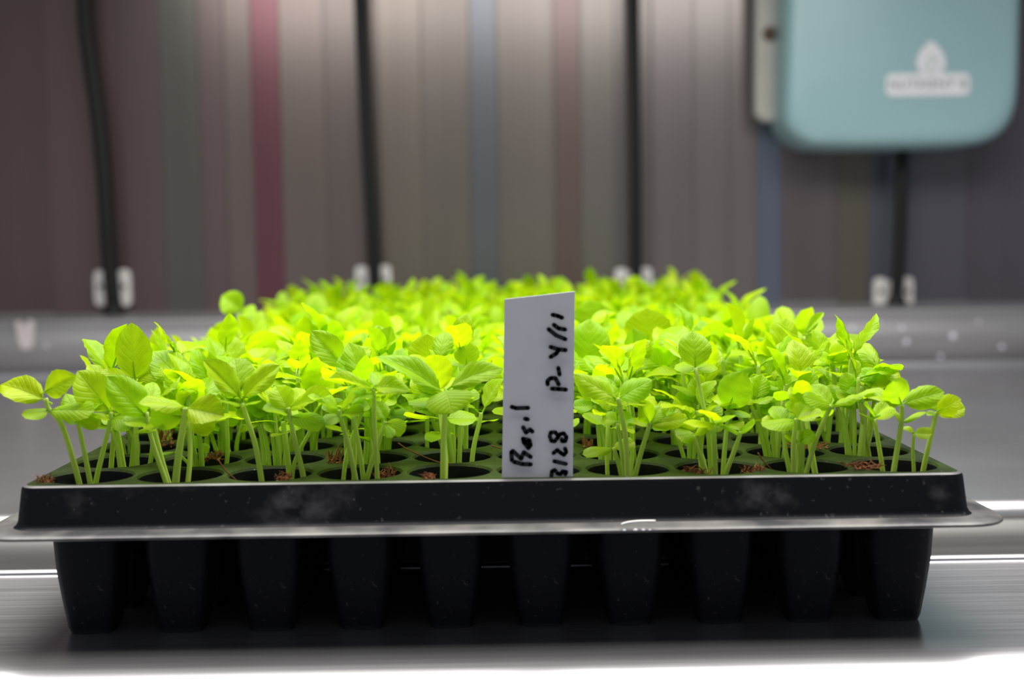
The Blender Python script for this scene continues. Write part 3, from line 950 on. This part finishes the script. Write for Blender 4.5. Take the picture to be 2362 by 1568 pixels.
strands = [([(918, 1021), (940, 1036), (985, 1056), (1020, 1068), (1046, 1068)], 14.5, 'long thin root strand lying across the fourth and fifth cells'),
           ([(1134, 1027), (1146, 1031), (1160, 1034)], 14.8, 'short root strand just beside the left edge of the white label'),
           ([(502, 1058), (520, 1085), (546, 1108)], 13.8, 'dark bent root strand between the second and third front cells'),
           ([(1748, 1044), (1760, 1062), (1781, 1084)], 14.0, 'orange root strand hanging over the ninth front cell'),
           ([(1453, 992), (1460, 1010), (1466, 1028)], 14.6, 'pale dry root strand standing behind the seventh front cell')]
for pts, d, lab in strands:
    w_ = [at(x, y, d) for x, y in pts]
    path = [q - w_[0] for q in smooth_path(w_, 4)]
    b = MB()
    b.tube(path, 1.7 * d / F * P, 5)
    tag(b.build('root_strand', M_COIR, None, True, w_[0]), lab, 'root')

# ------------------------------------------------------------------ plant label
LD = 13.52
BL, BR, TR, TL = at(1156, 1112, LD), at(1320, 1110, LD), at(1326, 672, LD + 0.02), at(1164, 690, LD + 0.02)
lab = empty('plant_label', BL.lerp(BR, 0.5))
tag(lab, 'white plastic plant label with black handwriting at the front of the tray', 'plant label')
O = lab.location
down = Vector((0, 0, -0.30 * P))
mb = MB()
mb.prism([BL + down - O, BR + down - O, TR - O, TL - O], Vector((0, 0.045 * P, 0)))
mb.build('label_blade', M_LABEL, lab)


def lpt(px, py):
    """photograph pixel to a point on the label face"""
    return at(px, py, LD - 0.004) - O


def stroke(b, pts, w):
    """a flat marker line with round ends"""
    q = [Vector(p_) for p_ in pts]
    yv = Vector((0, -0.006 * P, 0))
    for i, p_ in enumerate(q):
        ring = [p_ + Vector((math.cos(2 * PI * k / 12) * w / 2, 0, math.sin(2 * PI * k / 12) * w / 2)) for k in range(12)]
        b.prism(ring, yv)
        if i:
            t = (p_ - q[i - 1])
            nrm = Vector((t.z, 0, -t.x)).normalized() * w / 2
            b.prism([q[i - 1] + nrm, p_ + nrm, p_ - nrm, q[i - 1] - nrm], yv)


S1 = lambda *a: [(1140 + x / 6.535, 880 + y / 6.535) for x, y in a]
S2 = lambda *a: [(1140 + x / 6.535, 660 + y / 6.535) for x, y in a]
glyphs = [
    ('name_lettering', 64, [S1((265, 380), (330, 400), (510, 395)), S1((465, 560), (505, 568)), S1((437, 690), (478, 768), (540, 722), (575, 752)),
                        S1((435, 860), (445, 915), (515, 1000), (548, 955), (530, 885), (435, 860)), S1((470, 900), (520, 950)),
                        S1((550, 1135), (445, 1065), (405, 1160), (280, 1045), (258, 1062), (266, 1185)), S1((300, 1208), (420, 1242), (550, 1247))]),
    ('number_lettering', 60, [S1((960, 812), (920, 762), (852, 765), (836, 825), (862, 892), (910, 900), (955, 845), (990, 792), (1048, 778), (1090, 838), (1070, 898), (1022, 898), (1018, 868)),
                       S1((892, 1078), (950, 1030), (1000, 1072), (1050, 1105), (1086, 1060), (1068, 1008)), S1((905, 1200), (1080, 1240)),
                       S1((862, 1420), (870, 1352), (910, 1330), (960, 1388), (1000, 1392), (1030, 1352), (1085, 1360), (1072, 1395))]),
    ('date_lettering', 64, [S1((870, 105), (970, 112), (1080, 120)), S2((805, 1478), (802, 1430), (850, 1385), (922, 1385), (972, 1478)), S2((966, 1232), (984, 1330)),
                        S2((850, 915), (970, 952), (1075, 962)), S2((968, 965), (935, 1015), (850, 1065)), S2((820, 648), (930, 738), (1072, 798)),
                        S2((900, 582), (970, 635), (1068, 652)), S2((880, 430), (960, 448), (1022, 475))])]
for nm, w, sts in glyphs:
    b = MB()
    for s_ in sts:
        stroke(b, [lpt(*q) for q in s_], w / 6.535 * LD / F * P)
    b.build(nm, M_INK, lab)

# ------------------------------------------------------------------ drop glint on the flange, built as a white strip
FD = 13.05
b = MB()
w_ = [at(x, y, FD) for x, y in ((1433, 1210), (1445, 1206), (1466, 1203), (1490, 1202), (1512, 1202))]
path = smooth_path(w_, 4)
o0 = path[0].copy()
b.tube([q - o0 for q in path], [3.4 * FD / F * P] * len(path), 8)
tag(b.build('drop_glint', M_GLINT, None, True, o0), 'thin curved white glint of a clear drop on the front tray flange', 'scrap')
b = MB()
c0 = at(1472, 1221, 12.99)
for k, (x, y, r, dl) in enumerate(((1440, 1224, 4.5, 'leftmost'), (1466, 1224, 5.5, 'largest'), (1484, 1225, 4.5, 'third from left'), (1499, 1226, 3.5, 'rightmost'))):
    c_ = at(x, y, 12.995)
    rr = r * 13 / F * P
    vs_, fs_ = [], []
    for i in range(4):
        t = i / 4 * PI / 2
        for q in range(10):
            a = 2 * PI * q / 10
            vs_.append(Vector((math.cos(t) * math.cos(a) * rr, math.cos(t) * math.sin(a) * rr, math.sin(t) * rr * 0.7)))
    vs_.append(Vector((0, 0, rr * 0.7)))
    for i in range(3):
        for q in range(10):
            j = (q + 1) % 10
            fs_.append((i * 10 + q, i * 10 + j, (i + 1) * 10 + j, (i + 1) * 10 + q))
    for q in range(10):
        fs_.append((30 + q, 30 + (q + 1) % 10, 40))
    b = MB()
    b.add(vs_, fs_)
    c_.z = (DECK - 0.49) * P
    tag(b.build('water_droplet', M_DROP, None, True, c_), f'tiny clear droplet on the tray flange under the white glint, {dl} of four', 'droplet', 'droplets on the tray flange')

# ------------------------------------------------------------------ tubes and clips on the wall
tubes = [([(190, -60), (195, 0), (206, 120), (226, 260), (240, 400), (249, 540), (256, 640), (263, 716)], 15.5, 43.9, 'black rubber tube bending down to the bench at the far left'),
         ([(828, -60), (831, 0), (837, 140), (847, 330), (857, 490), (864, 640), (868, 716)], 13.0, 43.9, 'black rubber tube running down beside the red wall strip'),
         ([(1461, -60), (1462, 0), (1464, 200), (1467, 420), (1468, 620), (1468, 716)], 11.5, 43.9, 'straight black rubber tube in the middle right of the wall'),
         ([(2082, 345), (2080, 420), (2076, 560), (2070, 660), (2068, 706)], 13.0, 43.6, 'black rubber tube hanging from the underside of the teal tank')]
for pts, r, d, labl in tubes:
    w_ = [at(x, y, d) for x, y in pts]
    if w_[0].z > w_[1].z and pts[0][1] < 0:
        w_[0] = w_[0] + Vector((0, 0, 6 * P))
    w_[-1].z = 2.09 * P
    base = w_[-1].copy()
    root = empty('rubber_tube', base)
    tag(root, labl, 'tube', 'black tubes on the wall')
    path = [q - base for q in smooth_path(w_, 8)]
    b = MB()
    b.tube(path, 1.15 * r * d / F * P, 14)
    b.build('hose', M_TUBE, root, True)
    b = MB()
    rr = r * d / F * P
    b.tube([(0, 0, 0.0), (0, 0, 0.12 * P), (0, 0, 0.24 * P), (0, 0, 0.5 * P)], [rr * 1.75, rr * 1.7, rr * 1.3, rr * 1.05], 14)
    b.build('end_fitting', M_TUBE, root, True)

clips = [(231, 285, 623, 706, 'white tube clip around the leftmost black tube'), (834, 887, 613, 690, 'white tube clip behind the leaves on the second black tube'),
         (1434, 1490, 618, 690, 'white tube clip behind the leaves on the middle black tube'), (2032, 2094, 640, 712, 'white tube clip on the tube below the teal tank')]
for xa, xb, y0, y1, labl in clips:
    a, bq = at(xa, (y0 + y1) / 2, 44.4), at(xb, (y0 + y1) / 2, 44.4)
    hz = (y1 - y0) / 2 * 44.4 / F * P
    c0 = (a + bq) / 2
    c0.y = 44.5 * P
    root = empty('tube_clip', c0)
    tag(root, labl, 'clip', 'white tube clips on the wall')
    half = (bq - a).length / 2
    hw = 15.5 * 44.4 / F * P
    for sgn in (-1, 1):
        b = MB()
        ol = []
        for t in range(16):
            an = 2 * PI * t / 16
            ex = 0.45
            ol.append(Vector((sgn * half + hw * abs(math.cos(an)) ** ex * math.copysign(1, math.cos(an)), -0.06 * P, hz * abs(math.sin(an)) ** ex * math.copysign(1, math.sin(an)) * (1 if sgn < 0 else 1.03))))
        b.prism(ol, Vector((0, 0.14 * P, 0)))
        ear = bevel(b.build('clip_ear', M_CLIP, root), 0.0008, 2)
        b = MB()
        b.tube([(sgn * half, -0.10 * P, 0.1 * hz), (sgn * half, 0.0, 0.1 * hz)], 0.09 * P, 10)
        b.build('clip_screw', M_SCREW, ear)
    b = MB()
    b.box((0, 0.12 * P, 0), (half + hw * 0.9, 0.05 * P, hz * 0.8))
    b.build('clip_base', M_CLIP, root)

# ------------------------------------------------------------------ teal nutrient tank
TD = 41.6
c0 = at(2085, 340, 44.0)
tank = empty('nutrient_tank', Vector((c0.x, 43.2 * P, c0.z)))
tag(tank, 'teal plastic nutrient tank with cream side bracket fixed high on the wall', 'tank')
O = tank.location


def tpt(x, y, d=TD):
    return at(x, y, d) - O


out = [(1822, -420), (1818, 0), (1814, 180), (1814, 262), (1820, 288), (1836, 310), (1862, 327), (1895, 336), (1990, 339), (2140, 337), (2240, 333), (2290, 323),
       (2324, 303), (2346, 272), (2357, 230), (2362, 150), (2366, 0), (2372, -420)]
ol = smooth_path([tpt(*q) for q in out[1:-1]], 3)
ol = [tpt(*out[0])] + ol + [tpt(*out[-1])]
for q in ol:
    q.y = TD * P - O.y
# rounded front: three inset slices, then straight back to the wall
cen = Vector((tpt(2090, -60).x, 0, tpt(2090, -60).z))
lps = []
for inset, yy in ((0.52, 0.0), (0.30, 0.05), (0.13, 0.18), (0.04, 0.36), (0.0, 0.62), (0.0, 2.5), (0.12, 2.95)):
    lp = []
    for q in ol:
        v = q - cen
        h = Vector((v.x, 0, v.z))
        sx_ = (abs(h.x) - inset * P) / max(abs(h.x), 1e-6) if abs(h.x) > inset * P else 1
        hz_ = (abs(h.z) - inset * P) / max(abs(h.z), 1e-6) if abs(h.z) > inset * P else 1
        lp.append(Vector((cen.x + h.x * sx_, TD * P - O.y + yy * P, cen.z + h.z * hz_)))
    lps.append(lp)
b = MB()
n = len(ol)
vs_ = [v for lp in lps for v in lp]
fs_ = [tuple(range(n))[::-1], tuple((len(lps) - 1) * n + k for k in range(n))]
for i in range(len(lps) - 1):
    for k in range(n):
        j = (k + 1) % n
        fs_.append((i * n + k, i * n + j, (i + 1) * n + j, (i + 1) * n + k))
b.add(vs_, fs_)
tb = b.build('tank_body', M_TANK, tank, True)
es = tb.modifiers.new('edges', 'EDGE_SPLIT')
es.split_angle = math.radians(50)
# outlet boss
b = MB()
ca = tpt(2081, 330, 43.4)
b.tube([ca + Vector((0, 0, 0.5 * P)), ca, ca + Vector((0, 0, -0.16 * P)), ca + Vector((0, 0, -0.26 * P))], [0.9 * P, 0.86 * P, 0.72 * P, 0.42 * P], 20)
b.build('outlet_boss', M_TANK, tank, True)
# cream side bracket
b = MB()
pts = [(1746, -420), (1744, 0), (1742, 200), (1743, 262), (1750, 274), (1764, 280), (1808, 282), (1840, 284), (1840, -420)]
b.prism([tpt(x, y, 43.4) for x, y in pts], Vector((0, 0.6 * P, 0)))
brk = bevel(b.build('side_bracket', M_CREAM, tank), 0.004, 3)
b = MB()
sc = tpt(1776, 78, 43.36)
b.tube([sc, sc + Vector((0, 0.12 * P, 0))], 0.26 * P, 16)
b.build('bracket_screw', M_SCREW, brk)
b = MB()
b.tube([sc + Vector((0, -0.07 * P, 0)), sc], [0.13 * P, 0.15 * P], 6)
b.build('screw_head', M_SCREW, brk)

# sticker: drop over a rounded bar with the tank's name
SD = TD - 0.02
stk = empty('tank_sticker', at(2140, 222, SD))
tag(stk, 'white sticker with a water drop and printed name on the teal tank', 'sticker')
O = stk.location
yv = Vector((0, -0.012 * P, 0))
b = MB()
ol = []
for qx, qy, a0 in ((1, 1, 0), (-1, 1, 90), (-1, -1, 180), (1, -1, 270)):
    for i in range(6):
        a = math.radians(a0 + 90 * i / 5)
        x, y = qx * (97 - 14) + 14 * math.cos(a), qy * (26 - 14) + 14 * math.sin(a)
        ol.append(at(2140 + x, 195 - y - x * 0.014, SD) - O)
b.prism(ol, yv)
b.build('name_bar', M_STICK, stk)
b = MB()
ol = []
for i in range(40):
    t = 2 * PI * i / 40
    r_ = 36
    x = r_ * math.sin(t) * (abs(math.sin(t / 2)) ** 0.8) * 1.16
    y = 41 * math.cos(t)
    ol.append(at(2147.5 - x, 134 - y, SD - 0.012) - O)
b.prism(ol, yv)
b.build('drop_emblem', M_STICK, stk)
b = MB()
ring = [at(2148 + 15 * math.sin(2 * PI * i / 28) * (1 - 0.12 * math.cos(2 * PI * i / 28)), 148 - 19 * math.cos(2 * PI * i / 28), SD - 0.03) - O for i in range(29)]
b.tube(ring, 0.035 * P, 5, False)
b.tube([at(x, y, SD - 0.03) - O for x, y in ((2141, 162), (2146, 148), (2156, 136))], 0.035 * P, 5)
b.build('emblem_outline', M_PALE, stk)
fc = bpy.data.curves.new('text', 'FONT')
fc.body = 'NUTRIENT B'
fc.size = 30 * SD / F * P
fc.space_character = 1.08
fc.align_x, fc.align_y = 'CENTER', 'CENTER'
fc.extrude = 0.004 * P
to = bpy.data.objects.new('text', fc)
COL.objects.link(to)
dg = bpy.context.evaluated_depsgraph_get()
tm = bpy.data.meshes.new_from_object(to.evaluated_get(dg))
bpy.data.objects.remove(to, do_unlink=True)
tm.materials.clear()
tm.materials.append(M_PRINT)
t_ = link('name_lettering', tm, stk, at(2140, 195, SD - 0.02) - O)
t_.rotation_euler = (PI / 2, 0, 0)

# ------------------------------------------------------------------ smear and drops on the back ledge
b = MB()
c0 = at(62, 770, 40.8)
ol = [(36, 742), (48, 738), (54, 752), (62, 748), (68, 736), (80, 742), (80, 770), (77, 800), (66, 806), (50, 804), (43, 785), (39, 762)]
b.prism([at(x, y, 40.84) - c0 for x, y in ol], Vector((0, -0.05 * P, 0)))
b_o = b.build('chalky_smear', M_SMEAR, None, False, c0)
tag(b_o, 'whitish chalky smear on the back ledge at the far left', 'smear')
for x, y, r, dl in ((1968, 758, 11, 'pale drop on the back ledge, nearest the right side of the leaves'), (2082, 757, 10, 'upper of two pale drops close together on the back ledge'),
                    (2092, 788, 11, 'lower of two pale drops close together on the back ledge'), (2200, 775, 13, 'largest pale drop on the back ledge, right of the paired drops'),
                    (2170, 822, 8, 'lowest pale drop on the back ledge, below the largest one'), (2312, 800, 9, 'rightmost pale drop on the face of the back ledge'),
                    (2030, 745, 7, 'tiny pale drop below the clip of the tank tube'), (2260, 742, 7, 'tiny pale drop near the top edge of the back ledge'),
                    (105, 798, 7, 'single pale drop beside the chalky smear on the back ledge')):
    c_ = at(x, y, 40.8)
    b = MB()
    rr = r * 0.62 * 40 / F * P
    vs_, fs_ = [Vector((0, -0.4 * rr, 0))], []
    for i in range(1, 4):
        t = i / 3 * PI / 2
        for q in range(12):
            a = 2 * PI * q / 12
            vs_.append(Vector((math.sin(t) * math.cos(a) * rr, -0.4 * math.cos(t) * rr, math.sin(t) * math.sin(a) * rr)))
    for q in range(12):
        j = (q + 1) % 12
        fs_.append((0, 1 + j, 1 + q))
        for g in (0, 1):
            fs_.append((1 + g * 12 + q, 1 + g * 12 + j, 1 + (g + 1) * 12 + j, 1 + (g + 1) * 12 + q))
    b.add(vs_, fs_)
    zz = c_.z / P
    c_.y = (40.80 + 0.055 * (zz - 0.33)) * P
    tag(b.build('water_splash_drop', M_DROP, None, True, c_), dl, 'droplet', 'water drops on the back ledge')
